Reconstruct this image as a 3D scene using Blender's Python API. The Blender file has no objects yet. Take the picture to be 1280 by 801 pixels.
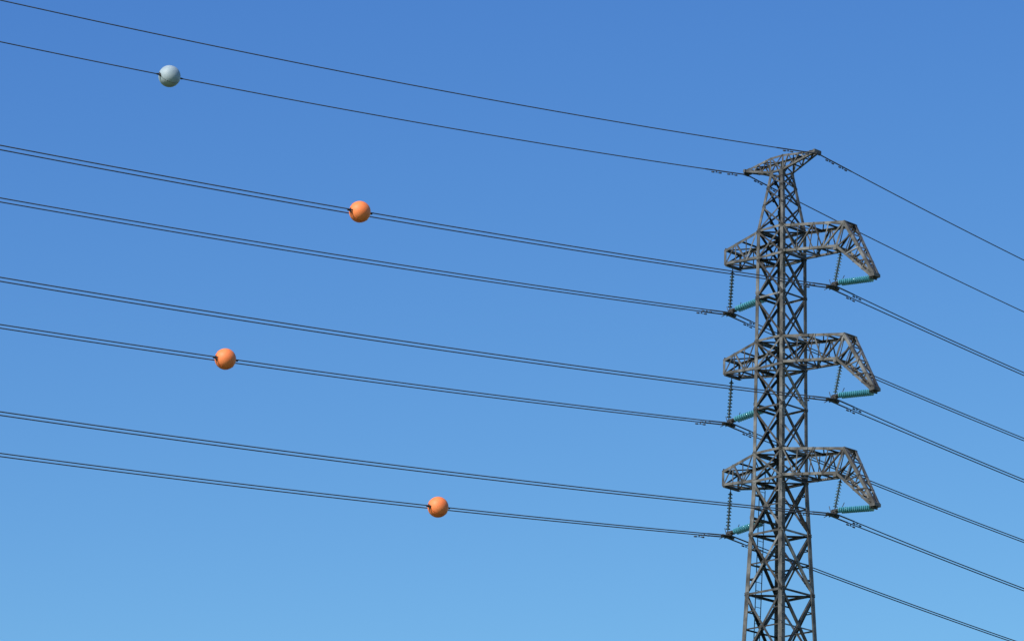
import bpy, math, random
from mathutils import Vector, Matrix
random.seed(7)
scn=bpy.context.scene
H=1.9                                   # camera height above datum
TX,TY=13.012,176.39                     # tower axis
Z1=55.386+H                             # height of top conductors
ROT=math.radians(-45.908)
BASE=24.0
ZS=5.6

# ---------------------------------------------------------------- materials
def mat(name,cols,scale=4,rough=(.5,.7),metal=0.,bump=0.,detail=6,coords='Object'):
    m=bpy.data.materials.new(name);m.use_nodes=True;nt=m.node_tree;b=nt.nodes['Principled BSDF']
    tc=nt.nodes.new('ShaderNodeTexCoord');n=nt.nodes.new('ShaderNodeTexNoise')
    n.inputs['Scale'].default_value=scale;n.inputs['Detail'].default_value=detail
    nt.links.new(tc.outputs[coords],n.inputs['Vector'])
    r=nt.nodes.new('ShaderNodeValToRGB');e=r.color_ramp.elements
    k=len(cols)
    e[0].position=.32;e[0].color=(*cols[0],1);e[1].position=.68;e[1].color=(*cols[-1],1)
    for i in range(1,k-1):
        x=e.new(.32+.36*i/(k-1));x.color=(*cols[i],1)
    nt.links.new(n.outputs['Fac'],r.inputs['Fac']);nt.links.new(r.outputs['Color'],b.inputs['Base Color'])
    mr=nt.nodes.new('ShaderNodeMapRange');mr.inputs['To Min'].default_value=rough[0];mr.inputs['To Max'].default_value=rough[1]
    nt.links.new(n.outputs['Fac'],mr.inputs['Value']);nt.links.new(mr.outputs['Result'],b.inputs['Roughness'])
    b.inputs['Metallic'].default_value=metal
    if bump:
        bp=nt.nodes.new('ShaderNodeBump');bp.inputs['Strength'].default_value=bump
        nt.links.new(n.outputs['Fac'],bp.inputs['Height']);nt.links.new(bp.outputs['Normal'],b.inputs['Normal'])
    return m
M_steel=mat('galvanised_steel',[(.042,.037,.032),(.095,.090,.082),(.19,.186,.178)],1.6,(.5,.75),.1)
M_steel2=mat('galvanised_steel_bracing',[(.02,.018,.017),(.046,.043,.040),(.095,.092,.088)],2.2,(.5,.75),.1)
M_steel3=mat('weathered_steel_brown',[(.016,.012,.010),(.034,.028,.023),(.06,.051,.043)],2.2,(.6,.85),.1)
M_steel4=mat('bright_steel',[(.10,.098,.092),(.17,.168,.162),(.26,.257,.25)],2.2,(.45,.65),.1)
STEELS=[M_steel,M_steel2,M_steel3,M_steel4]
M_dark=mat('fitting_steel',[(.03,.03,.032),(.07,.07,.07)],8,(.5,.7),.4)
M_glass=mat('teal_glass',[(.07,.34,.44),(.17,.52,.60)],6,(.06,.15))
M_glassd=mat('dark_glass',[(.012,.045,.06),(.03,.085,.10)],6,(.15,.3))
M_wire=mat('aluminium_cable',[(.05,.055,.068),(.09,.095,.11)],3,(.6,.75),.2)
M_orange=mat('orange_fibreglass',[(.93,.20,.045),(.98,.27,.085)],2.2,(.5,.65))
M_white=mat('white_fibreglass',[(.27,.34,.375),(.38,.46,.50)],2.0,(.5,.65))
M_seam=mat('seam_orange',[(.62,.11,.025),(.75,.15,.04)],5,(.6,.8))
M_seamw=mat('seam_grey',[(.17,.21,.23),(.25,.29,.31)],5,(.6,.8))
M_conc=mat('concrete',[(.25,.24,.22),(.4,.39,.36)],3,(.8,.95),0,.2)
M_grass=mat('grass_ground',[(.035,.06,.015),(.06,.09,.025),(.12,.11,.05)],.15,(.85,1),0,.4,12)

# ---------------------------------------------------------------- mesh builder
class MB:
    def __init__(s): s.v=[];s.f=[];s.m=[]
    def prism(s,p,q,poly0,e1,e2,mi=0,poly1=None):
        poly1=poly1 or poly0
        n=len(poly0);b=len(s.v)
        for P,pl in((p,poly0),(q,poly1)):
            for x,y in pl: s.v.append(P+e1*x+e2*y)
        for i in range(n):
            j=(i+1)%n;s.f.append((b+i,b+j,b+n+j,b+n+i));s.m.append(mi)
        s.f.append(tuple(b+i for i in reversed(range(n))));s.m.append(mi)
        s.f.append(tuple(b+n+i for i in range(n)));s.m.append(mi)
    def angle(s,p,q,d1,d2,w,t=None,mi=0):
        """steel angle section, heel on the line p-q, flanges along d1,d2"""
        p=Vector(p);q=Vector(q);ax=(q-p)
        if ax.length<1e-4:return
        ax.normalize();t=t or max(.012,w*.14)
        d1=Vector(d1);d1=(d1-ax*d1.dot(ax)).normalized()
        d2=Vector(d2);d2=(d2-ax*d2.dot(ax)-d1*d2.dot(d1))
        d2=d2.normalized() if d2.length>1e-3 else ax.cross(d1)
        s.prism(p,q,[(0,0),(w,0),(w,t),(t,t),(t,w),(0,w)],d1,d2,mi)
    def brace(s,p,q,nrm,w,mi=None):
        """angle brace lying on a face whose outward normal is nrm"""
        if mi is None: mi=random.choice((1,1,1,2,2,0,3))
        p=Vector(p);q=Vector(q);n=Vector(nrm);ax=(q-p).normalized()
        side=n.cross(ax)
        if side.length<1e-3: side=ax.orthogonal()
        side.normalize()
        s.angle(p-side*w*.5,q-side*w*.5,side,-n,w,None,mi)
    def box(s,c,x,y,z,X=Vector((1,0,0)),Y=Vector((0,1,0)),mi=0):
        c=Vector(c);Z=X.cross(Y)
        s.prism(c-Z*z/2,c+Z*z/2,[(-x/2,-y/2),(x/2,-y/2),(x/2,y/2),(-x/2,y/2)],X,Y,mi)
    def lathe(s,p,q,prof,n=16,mi=0):
        """prof: list of (distance along p-q, radius)"""
        p=Vector(p);ax=(Vector(q)-p).normalized();e1=ax.orthogonal().normalized();e2=ax.cross(e1)
        b=len(s.v)
        for d,r in prof:
            for i in range(n):
                a=2*math.pi*i/n;s.v.append(p+ax*d+(e1*math.cos(a)+e2*math.sin(a))*max(r,.001))
        for k in range(len(prof)-1):
            for i in range(n):
                j=(i+1)%n;s.f.append((b+k*n+i,b+k*n+j,b+(k+1)*n+j,b+(k+1)*n+i));s.m.append(mi)
    def rod(s,p,q,r,mi=0,n=8):
        L=(Vector(q)-Vector(p)).length
        s.lathe(p,q,[(0,0),(0,r),(L,r),(L,0)],n,mi)
    def tube(s,pts,r,n=6,mi=0):
        pts=[Vector(p) for p in pts];b=len(s.v)
        for k,p in enumerate(pts):
            t=(pts[min(k+1,len(pts)-1)]-pts[max(k-1,0)]).normalized()
            u=Vector((0,0,1)) if abs(t.z)<.95 else Vector((1,0,0))
            e1=t.cross(u).normalized();e2=e1.cross(t)
            for i in range(n):
                a=2*math.pi*i/n;s.v.append(p+(e1*math.cos(a)+e2*math.sin(a))*r)
        for k in range(len(pts)-1):
            for i in range(n):
                j=(i+1)%n;s.f.append((b+k*n+i,b+k*n+j,b+(k+1)*n+j,b+(k+1)*n+i));s.m.append(mi)
    def obj(s,name,mats,parent=None,smooth=False,mw=None):
        me=bpy.data.meshes.new(name);me.from_pydata([tuple(v) for v in s.v],[],s.f)
        for m in mats: me.materials.append(m)
        for p,mi in zip(me.polygons,s.m): p.material_index=mi;p.use_smooth=smooth
        me.update()
        import bmesh
        bm=bmesh.new();bm.from_mesh(me);bmesh.ops.recalc_face_normals(bm,faces=bm.faces);bm.to_mesh(me);bm.free()
        o=bpy.data.objects.new(name,me);scn.collection.objects.link(o)
        if parent: o.parent=parent
        if mw is not None:o.matrix_world=mw
        return o

# ---------------------------------------------------------------- tower (local: x=circuit arm axis, z=0 at top conductor level)
tower=bpy.data.objects.new('transmission_tower',None);scn.collection.objects.link(tower)
tower.location=(TX,TY,Z1);tower.rotation_euler=(0,0,ROT)
V=Vector
prof=[(6.55,.40),(3.5,.85),(2.1,.86),(-9.1,.94),(-18.0,1.30),(BASE-Z1,3.0)]
def W(z):
    for (za,wa),(zb,wb) in zip(prof,prof[1:]):
        if z<=za and z>=zb: return wa+(wb-wa)*(za-z)/(za-zb)
    return prof[0][1] if z>0 else prof[-1][1]
corners=[(1,1),(1,-1),(-1,-1),(-1,1)]
def C(c,z): w=W(z);return V((c[0]*w,c[1]*w,z))
legs=MB()
for c in corners:
    for (za,_),(zb,_) in zip(prof,prof[1:]):
        w=.15 if za>5 else (.19 if za>-9 else .235)
        if za<-17:w=.26
        legs.angle(C(c,za),C(c,zb),(-c[0],0,0),(0,-c[1],0),w,.03,0)
legs.obj('legs',STEELS,tower)
br=MB()
faces=[((1,1),(1,-1),V((1,0,0))),((1,-1),(-1,-1),V((0,-1,0))),((-1,-1),(-1,1),V((-1,0,0))),((-1,1),(1,1),V((0,1,0)))]
def panel(za,zb,w,hor=True,sub=False):
    for a,b,n in faces:
        A0,A1,B0,B1=C(a,za),C(a,zb),C(b,za),C(b,zb)
        br.brace(A0-n*.03,B1-n*.03,n,w);br.brace(B0+n*.012,A1+n*.012,n,w)
        if hor: br.brace(A1-n*.05,B1-n*.05,n,w*.9)
        X=(A0+B1)/2
        # gussets
        e=(B0-A0).normalized()
        for P,s in((A0,1),(B0,-1),(A1,1),(B1,-1)):
            br.box(P+e*s*.12-n*.004,.18,.22,.014,e,V((0,0,1)),0)
        br.box(X+n*.02,.13,.13,.014,e,V((0,0,1)),1)
        if sub:
            zm=(za+zb)/2;Am,Bm=C(a,zm),C(b,zm)
            q=(za*.25+zb*.75);Aq,Bq=C(a,q),C(b,q)
            q2=(za*.75+zb*.25);Ar,Br=C(a,q2),C(b,q2)
            br.brace(Am-n*.06,Bm-n*.06,n,w*.6)
            for P,Q in((Aq,A1.lerp(B0,.25)),(Bq,B1.lerp(A0,.25)),(Ar,A0.lerp(B1,.25)),(Br,B0.lerp(A1,.25))):
                br.brace(P-n*.07,Q-n*.07,n,w*.5)
def diaphragm(z,w=.07):
    P=[C(c,z) for c in corners]
    br.brace(P[0],P[2],V((0,0,1)),w);br.brace(P[1]-V((0,0,.1)),P[3]-V((0,0,.1)),V((0,0,1)),w)
zt=[6.45,5.7,4.75,3.5]
for a,b in zip(zt,zt[1:]): panel(a,b,.075,b<4)
for i in range(3):
    z0=-ZS*i
    panel(z0+3.5,z0+2.1,.09);diaphragm(z0+3.5);diaphragm(z0+2.1)
    for a,b,n in faces:
        br.brace(C(a,z0+3.5)-n*.02,C(b,z0+3.5)-n*.02,n,.12,0);br.brace(C(a,z0+2.1)+n*.02,C(b,z0+2.1)+n*.02,n,.12,0)
    if i<2:
        panel(z0+2.1,z0+.1,.10);panel(z0+.1,z0-2.1,.10,False)
zl=[-9.1,-11.7,-14.6,-18.0,-22.2,-27,BASE-Z1]
for k,(a,b) in enumerate(zip(zl,zl[1:])):
    panel(a,b,.115,True,True)
    if k<4:diaphragm(b,.09)
br.obj('bracing',STEELS,tower)

# ---- peak cross-arm
pk=MB();TPX=2.25
for s in(1,-1):
    for y in(1,-1):
        T=V((TPX*s,.16*y,7.14));R=V((.40*s,.40*y,7.3));B=V((.40*s,.40*y,6.5))
        n=V((0,y,0))
        pk.angle(R,T,(0,-y,0),(0,0,-1),.10);pk.angle(B,T-V((0,0,.1)),(0,-y,0),(0,0,1),.10)
        for k in range(3):
            u=k/3;v=(k+1)/3
            pk.brace(B.lerp(T,u),R.lerp(T,(u+v)/2),n,.055);pk.brace(R.lerp(T,(u+v)/2),B.lerp(T,v),n,.055)
        pk.brace(R,B,n,.1,0)
    for k in range(3):
        u=k/3;v=(k+1)/3
        for zz in(7.3,6.5):
            a0=V((.40*s,.40,zz)).lerp(V((TPX*s,.16,7.1)),u);b0=V((.40*s,-.40,zz)).lerp(V((TPX*s,-.16,7.1)),u)
            a1=V((.40*s,.40,zz)).lerp(V((TPX*s,.16,7.1)),v);b1=V((.40*s,-.40,zz)).lerp(V((TPX*s,-.16,7.1)),v)
            pk.brace(a0,b1,V((0,0,1)),.05);pk.brace(a1,b1,V((0,0,1)),.05)
    pk.box(V(((TPX+.02)*s,0,7.1)),.12,.5,.16)
for y in(1,-1):
    pk.angle((-.4,.4*y,7.3),(.4,.4*y,7.3),(0,-y,0),(0,0,-1),.10);pk.angle((-.4,.4*y,6.5),(.4,.4*y,6.5),(0,-y,0),(0,0,1),.10)
    pk.brace((-.4,.4*y,7.3),(.4,.4*y,6.5),(0,y,0),.07);pk.brace((.4,.41*y,7.3),(-.4,.41*y,6.5),(0,y,0),.07)
pk.obj('earth_wire_arm',STEELS,tower)

# ---- phase cross-arms
def insul(mb,p,q,n,r,mi,cap=.16):
    p=V(p);q=V(q);L=(q-p).length;d=(q-p).normalized();a=cap;b=L-cap;st=(b-a)/n
    mb.rod(p,q,.022,0)
    for k in range(n):
        s=a+k*st
        mb.lathe(p,q,[(s,.045),(s+st*.45,.05)],10,0)
        mb.lathe(p,q,[(s+st*.35,.03),(s+st*.42,r*.55),(s+st*.62,r*.94),(s+st*.72,r),(s+st*.78,r*.97),(s+st*.74,r*.6),(s+st*.80,r*.3),(s+st*.80,.02)],18,mi)
for i in range(3):
    z0=-ZS*i;A=MB();w=W(z0+2.8)
    # right-hand hooked arm
    wc=.45;wt=.20
    CX,CB,TT,TB=4.4,3.85,6.02,5.76
    def P(x,y,z):return V((x,y,z0+z))
    for y in(1,-1):
        n=V((0,y,0))
        Rt,Ct,Tp=P(w,w*y,3.5),P(CX,wc*y,3.0),P(TT,wt*y,.13)
        Rb,Cb,Tb=P(w,w*y,2.1),P(CB,wc*y,1.78),P(TB,wt*y,-.01)
        A.angle(Rt,Ct,(0,-y,0),(0,0,-1),.13,.022);A.angle(Rb,Cb,(0,-y,0),(0,0,1),.13,.022)
        A.angle(Ct,Tp,(0,-y,0),(-1,0,-.6),.15,.022);A.angle(Cb,Tb,(0,-y,0),(1,0,.8),.12,.022)
        A.brace(Ct,Cb,n,.12,0)
        N=4
        for k in range(N):
            u=k/N;v=(k+1)/N
            t0,t1=Rt.lerp(Ct,u),Rt.lerp(Ct,v);b0,b1=Rb.lerp(Cb,u),Rb.lerp(Cb,v)
            if k%2==0:A.brace(t0,b1,n,.075)
            else:A.brace(b0,t1,n,.075)
            if k<N-1:A.brace(t1,b1,n,.06)
        N=4
        for k in range(N):
            u=k/N;v=(k+1)/N
            t0,t1=Ct.lerp(Tp,u),Ct.lerp(Tp,v);b0,b1=Cb.lerp(Tb,u),Cb.lerp(Tb,v)
            A.brace(b0,t1,n,.065)
            if k<N-1:A.brace(t1,b1,n,.055)
    def rung(Pa,Pb,N,w1,nn,x=True):
        # Pa,Pb: half-line on +y side ; mirrored
        m=lambda p:V((p.x,-p.y,p.z))
        for k in range(N+1):
            p=Pa.lerp(Pb,k/N);A.brace(p,m(p),nn,w1,0 if k==N else None)
            if x and k<N:
                q=Pa.lerp(Pb,(k+1)/N)
                A.brace(p,m(q),nn,w1*.8) if k%2 else A.brace(m(p),q,nn,w1*.8)
    up=V((0,0,1))
    rung(P(w,w,3.48),P(CX,wc,2.98),3,.07,up);rung(P(w,w,2.12),P(CB,wc,1.8),3,.07,-up)
    rung(P(CX,wc,3.0),P(TT,wt,.13),4,.07,V((.84,0,.54)));rung(P(CB,wc,1.76),P(TB,wt,.01),3,.06,V((-.64,0,-.77)))
    A.box(P((TT+TB)/2+.02,0,.03),.30,.46,.16);A.box(P(CB-.04,0,1.72),.2,.94,.12)
    # left-hand straight arm
    we=.56;LX=3.2
    for y in(1,-1):
        n=V((0,y,0))
        Rt,Ct=P(-w,w*y,3.5),P(-LX,we*y,3.14);Rb,Cb=P(-w,w*y,2.1),P(-LX,we*y,2.36)
        A.angle(Rt,Ct,(0,-y,0),(0,0,-1),.13,.022);A.angle(Rb,Cb,(0,-y,0),(0,0,1),.13,.022)
        N=3
        for k in range(N):
            u=k/N;v=(k+1)/N
            t0,t1=Rt.lerp(Ct,u),Rt.lerp(Ct,v);b0,b1=Rb.lerp(Cb,u),Rb.lerp(Cb,v)
            (A.brace(t0,b1,n,.075) if k%2==0 else A.brace(b0,t1,n,.075));A.brace(t1,b1,n,.06 if k<N-1 else .14,0 if k==N-1 else None)
    rung(P(-w,w,3.48),P(-LX,we,3.12),2,.07,up);rung(P(-w,w,2.12),P(-LX,we,2.38),2,.07,-up)
    A.brace(P(-LX-.01,we,3.14),P(-LX-.01,-we,3.14),V((-1,0,0)),.15,0);A.brace(P(-LX-.01,we,2.36),P(-LX-.01,-we,2.36),V((-1,0,0)),.15,0)
    A.brace(P(-LX+.01,we,3.14),P(-LX+.01,-we,2.36),V((-1,0,0)),.07)
    # anchor beam on body for left string
    wb=W(z0+.45)
    A.brace(P(-wb-.03,wb,.36),P(-wb-.03,-wb,.36),V((-1,0,0)),.14,0);A.box(P(-wb-.12,0,.34),.22,.3,.05)
    A.obj('cross_arm_%d'%(i+1),STEELS,tower)
    # insulators
    I=MB()
    R,L=3.285,-3.372
    # hanging strings
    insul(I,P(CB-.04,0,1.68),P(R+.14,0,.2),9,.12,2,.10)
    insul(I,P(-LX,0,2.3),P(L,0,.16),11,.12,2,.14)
    # loaded strings (twin)
    for y in(-.10,.10):
        insul(I,P(R+.28,y,.14),P(TB+.12,y,-.10),16,.135,1,.18)
        insul(I,P(L+.30,y,.12),P(-wb-.1,y,.32),13,.135,1,.16)
    I.box(P(TB+.12,0,-.07),.07,.34,.16)
    for X,sg in((R,1),(L,1)):
        # yoke plate, clamps, arcing horns
        I.prism(P(X,-.02,0),P(X,.02,0),[(-.22,-.10),(.36,.02),(.36,.24),(-.05,.24)],V((1,0,0)),V((0,0,1)),0)
        I.box(P(X+.30,0,.13),.06,.32,.12)
        for q in(-1,1):
            I.box(P(X,q*.2,-.03),.14,.42,.12)
            I.rod(P(X,q*.2,-.02),P(X+.1,0,.1),.03)
        I.tube([P(X+.3,.2,.2),P(X+.34,.34,.42),P(X+.44,.34,.58)],.018)
        I.tube([P(X-.1,.1,.1),P(X-.3,.2,.25),P(X-.38,.2,.5)],.018)
        I.tube([P(X-.1,-.1,0),P(X-.36,-.2,-.12)],.018)
    I.tube([P(5.6,.15,.0),P(5.45,.3,.2),P(5.25,.3,.26)],.014)
    I.tube([P(-wb-.2,.15,.32),P(-wb-.35,.3,.5),P(-wb-.5,.3,.52)],.014)
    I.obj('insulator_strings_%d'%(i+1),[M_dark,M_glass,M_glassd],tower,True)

# ---- earth wire clamps
E=MB()
for s in(1,-1):
    E.rod((2.3*s,0,7.1),(2.338*s,0,6.98),.03);E.box((2.338*s,0,6.97),.09,.34,.09)
E.obj('earth_wire_clamps',[M_dark],tower)
# ---- ladder
Ld=MB()
def LP(z,y):return V((-W(z)+.12,y,z))
for y in(-.55,-.15):
    Ld.rod(LP(-9.4,y),LP(-18,y),.022,1);Ld.rod(LP(-18,y),LP(BASE-Z1+.5,y),.022,1)
z=-9.5
while z>BASE-Z1+.6:
    Ld.rod(LP(z,-.55),LP(z,-.15),.015,1);z-=.4
Ld.obj('ladder',STEELS,tower)
# step bolts on the near leg
St=MB();z=6.2;k=0
while z>BASE-Z1+1:
    p=C((1,-1),z);d=V((1,0,0)) if k%2 else V((0,-1,0));St.rod(p,p+d*.16,.011);z-=.4;k+=1
St.obj('step_bolts',[M_steel],tower)
F=MB()
for c in corners:
    p=C(c,BASE-Z1);F.prism(p-V((0,0,1.5)),p+V((0,0,.35)),[(-.7,-.7),(.7,-.7),(.7,.7),(-.7,.7)],V((1,0,0)),V((0,1,0)),0,[(-.4,-.4),(.4,-.4),(.4,.4),(-.4,.4)])
F.obj('footings',[M_conc],tower)

# ---------------------------------------------------------------- lines
ax=V((math.cos(ROT),math.sin(ROT),0))
spans={'l':(math.radians(215.79),-.09602,.00048739,-.11136,.00072588),'r':(math.radians(46.014),-.063699,.00062856,-.085024,.00077584)}
def att(side,i):
    o=V((TX,TY,0))
    if i<0:return o+ax*(2.338*side)+V((0,0,62.364+H))
    return o+ax*(3.285 if side>0 else -3.372)+V((0,0,Z1-i*5.6018))
def pt(side,i,sp,t,off=0):
    b,m,k,gm,gk=spans[sp]
    if i<0:m,k=gm,gk
    d=V((math.cos(b),math.sin(b),0));n=V((-d.y,d.x,0))
    if sp=='r':n=-n
    # n points to the same side of the line in both spans
    return att(side,i)+d*t+V((0,0,m*t+k*t*t))+n*off
def offs(sp,t):
    s=.20
    e=.26 if sp=='l' else .13
    u=min(1,t/(25 if sp=='l' else 8));u=u*u*(3-2*u)
    return s+(e-s)*u
def damper(mb,side,i,sp,t,off):
    a=pt(side,i,sp,t,off);b=pt(side,i,sp,t+.3,off);d=(b-a).normalized()
    c=a-V((0,0,.10));mb.box(a-V((0,0,.05)),.05,.05,.12)
    mb.rod(c-d*.26,c+d*.26,.012)
    for s in(-1,1): mb.rod(c+d*s*.17,c+d*s*.30,.04)
for side in(1,-1):
    for i in(-1,0,1,2):
        mb=MB()
        if i<0:
            pts=[pt(side,i,'l',t) for t in [260-2.*k for k in range(130)]]+[pt(side,i,'r',t) for t in [2.*k for k in range(121)]]
            mb.tube(pts,.025)
            for t in(.9,1.9):
                damper(mb,side,i,'l',t,0);damper(mb,side,i,'r',t,0)
            # armour rods
            mb.tube([pt(side,i,'l',t) for t in(2.6,1.2,.01)]+[pt(side,i,'r',t) for t in(.02,1.2,2.6)],.033)
            mb.obj('earth_wire',[M_wire],None,True)
        else:
            for q in(-1,1):
                pts=[pt(side,i,'l',t,q*offs('l',t)) for t in [260-2.*k for k in range(130)]]+[pt(side,i,'r',t,q*offs('r',t)) for t in [2.*k for k in range(121)]]
                mb.tube(pts,.026)
                mb.tube([pt(side,i,'l',t,q*offs('l',t)) for t in(1.4,.7,.01)]+[pt(side,i,'r',t,q*offs('r',t)) for t in(.02,.7,1.4)],.035)
                damper(mb,side,i,'l',1.6,q*offs('l',1.6));damper(mb,side,i,'r',1.6,q*offs('r',1.6))
            mb.obj('power_line',[M_wire],None,True)

# ---------------------------------------------------------------- marker balls
def ball(side,i,t,r,m,ms,off):
    c=pt(side,i,'l',t,off);d=(pt(side,i,'l',t+.2,off)-pt(side,i,'l',t-.2,off)).normalized()
    e=bpy.data.objects.new('aerial_marker_ball',None);scn.collection.objects.link(e)
    z=V((0,0,1));s=d.cross(z).normalized();u=s.cross(d)
    # the shells are bolted together on a steeply tilted joint plane containing the cable axis
    tl=math.radians(62+random.uniform(-14,14));s,u=s*math.cos(tl)+u*math.sin(tl),u*math.cos(tl)-s*math.sin(tl)
    e.matrix_world=Matrix(((d.x,s.x,u.x,c.x),(d.y,s.y,u.y,c.y),(d.z,s.z,u.z,c.z),(0,0,0,1)))
    for nm,sg in(('half_shell_outer',1),('half_shell_inner',-1)):
        b=MB();n=26
        pf=[(.012*sg,r)]
        for k in range(1,13):
            a=k/12*math.pi/2;pf.append((sg*max(.012,math.sin(a)*r),r*math.cos(a)))
        bb=V((0,0,0));b.lathe(bb,bb+V((0,0,1)),pf,n,0)
        o=b.obj(nm,[m],e,True)
    b=MB();b.lathe(V((0,0,0)),V((0,0,1)),[(-.010,r*.9),(-.010,r*1.008),(.010,r*1.008),(.010,r*.9)],40,0);b.obj('flange',[ms],e,False)
    b=MB();
    for sg in(-1,1):
        b.lathe(V((sg*r*.93,0,0)),V((sg*(r+.2),0,0)),[(0,.07),(.06,.07),(.09,.045),(.20,.04),(.20,0)],12,0)
    b.box(V((r*.90,0,0)),.16,.20,.09)
    b.obj('cable_grips',[M_dark],e,False)
    b=MB()
    for k in range(10):
        a=k/10*2*math.pi+.3
        b.rod(V((math.cos(a)*r*.985,math.sin(a)*r*.985,-.03)),V((math.cos(a)*r*.985,math.sin(a)*r*.985,.03)),.018)
    b.obj('flange_bolts',[ms],e,False)
ball(1,0,27.30,.475,M_orange,M_seam,.14)
ball(-1,1,28.80,.475,M_orange,M_seam,.14)
ball(-1,2,17.12,.48,M_orange,M_seam,.14)
ball(-1,-1,33.10,.49,M_white,M_seamw,0)

# ---------------------------------------------------------------- ground
def hgt(x,y):
    r2=(x-TX)**2+(y-TY)**2
    return (BASE+.0)*math.exp(-max(0,r2-60)/(2*58**2))+ (0 if r2<100 else .5*math.sin(x*.021+1)*math.cos(y*.017)*min(1,(r2-100)/4e4))
gm=bpy.data.meshes.new('ground');n=180;vs=[];fs=[]
def g(u):return math.copysign(abs(u)**3*4000+abs(u)*260,u)
for j in range(n+1):
    for i in range(n+1):
        x=g(i/n*2-1);y=g(j/n*2-1)+120;vs.append((x,y,hgt(x,y)))
for j in range(n):
    for i in range(n):
        a=j*(n+1)+i;fs.append((a,a+1,a+n+2,a+n+1))
gm.from_pydata(vs,[],fs);gm.materials.append(M_grass)
for p in gm.polygons:p.use_smooth=True
go=bpy.data.objects.new('ground',gm);scn.collection.objects.link(go)

# ---------------------------------------------------------------- light
SEL,SAZ=math.radians(36),math.radians(222)
w=bpy.data.worlds.new('World');scn.world=w;w.use_nodes=True;nt=w.node_tree
bg=nt.nodes['Background'];sky=nt.nodes.new('ShaderNodeTexSky');sky.sky_type='NISHITA';sky.sun_disc=False
sky.sun_elevation=SEL;sky.sun_rotation=SAZ;sky.air_density=1.0;sky.dust_density=.3;sky.ozone_density=2.0;sky.altitude=200
S=.12
sep=nt.nodes.new('ShaderNodeSeparateColor');com=nt.nodes.new('ShaderNodeCombineColor')
nt.links.new(sky.outputs[0],sep.inputs[0])
for k,(pw,a) in enumerate(((1.5,1.10),(1.3,1.20),(.7,1.02))):
    m1=nt.nodes.new('ShaderNodeMath');m1.operation='MULTIPLY';m1.inputs[1].default_value=S
    m2=nt.nodes.new('ShaderNodeMath');m2.operation='POWER';m2.inputs[1].default_value=pw
    m3=nt.nodes.new('ShaderNodeMath');m3.operation='MULTIPLY';m3.inputs[1].default_value=a/S
    nt.links.new(sep.outputs[k],m1.inputs[0]);nt.links.new(m1.outputs[0],m2.inputs[0]);nt.links.new(m2.outputs[0],m3.inputs[0]);nt.links.new(m3.outputs[0],com.inputs[k])
nt.links.new(com.outputs[0],bg.inputs[0]);bg.inputs[1].default_value=S
sd=V((math.sin(SAZ)*math.cos(SEL),math.cos(SAZ)*math.cos(SEL),math.sin(SEL)))
sl=bpy.data.lights.new('sun','SUN');sl.energy=4.7;sl.angle=math.radians(.53);sl.color=(1,.95,.88)
so=bpy.data.objects.new('sun',sl);scn.collection.objects.link(so);so.rotation_euler=(-sd).to_track_quat('-Z','Y').to_euler();so.location=(0,0,120)

# ---------------------------------------------------------------- camera
cd=bpy.data.cameras.new('camera');cam=bpy.data.objects.new('camera',cd);scn.collection.objects.link(cam);scn.camera=cam
p=math.radians(17.024);r=math.radians(1.5343)
f=V((0,math.cos(p),math.sin(p)));u=V((0,-math.sin(p),math.cos(p)));x=V((1,0,0))
X=x*math.cos(r)+u*math.sin(r);U=-x*math.sin(r)+u*math.cos(r)
cam.matrix_world=Matrix(((X.x,U.x,-f.x,0),(X.y,U.y,-f.y,0),(X.z,U.z,-f.z,H),(0,0,0,1)))
cd.sensor_width=36;cd.lens=36*4770.7/1280;cd.clip_end=12000;cd.clip_start=.5
scn.view_settings.view_transform='Standard';scn.view_settings.look='None';scn.view_settings.exposure=0
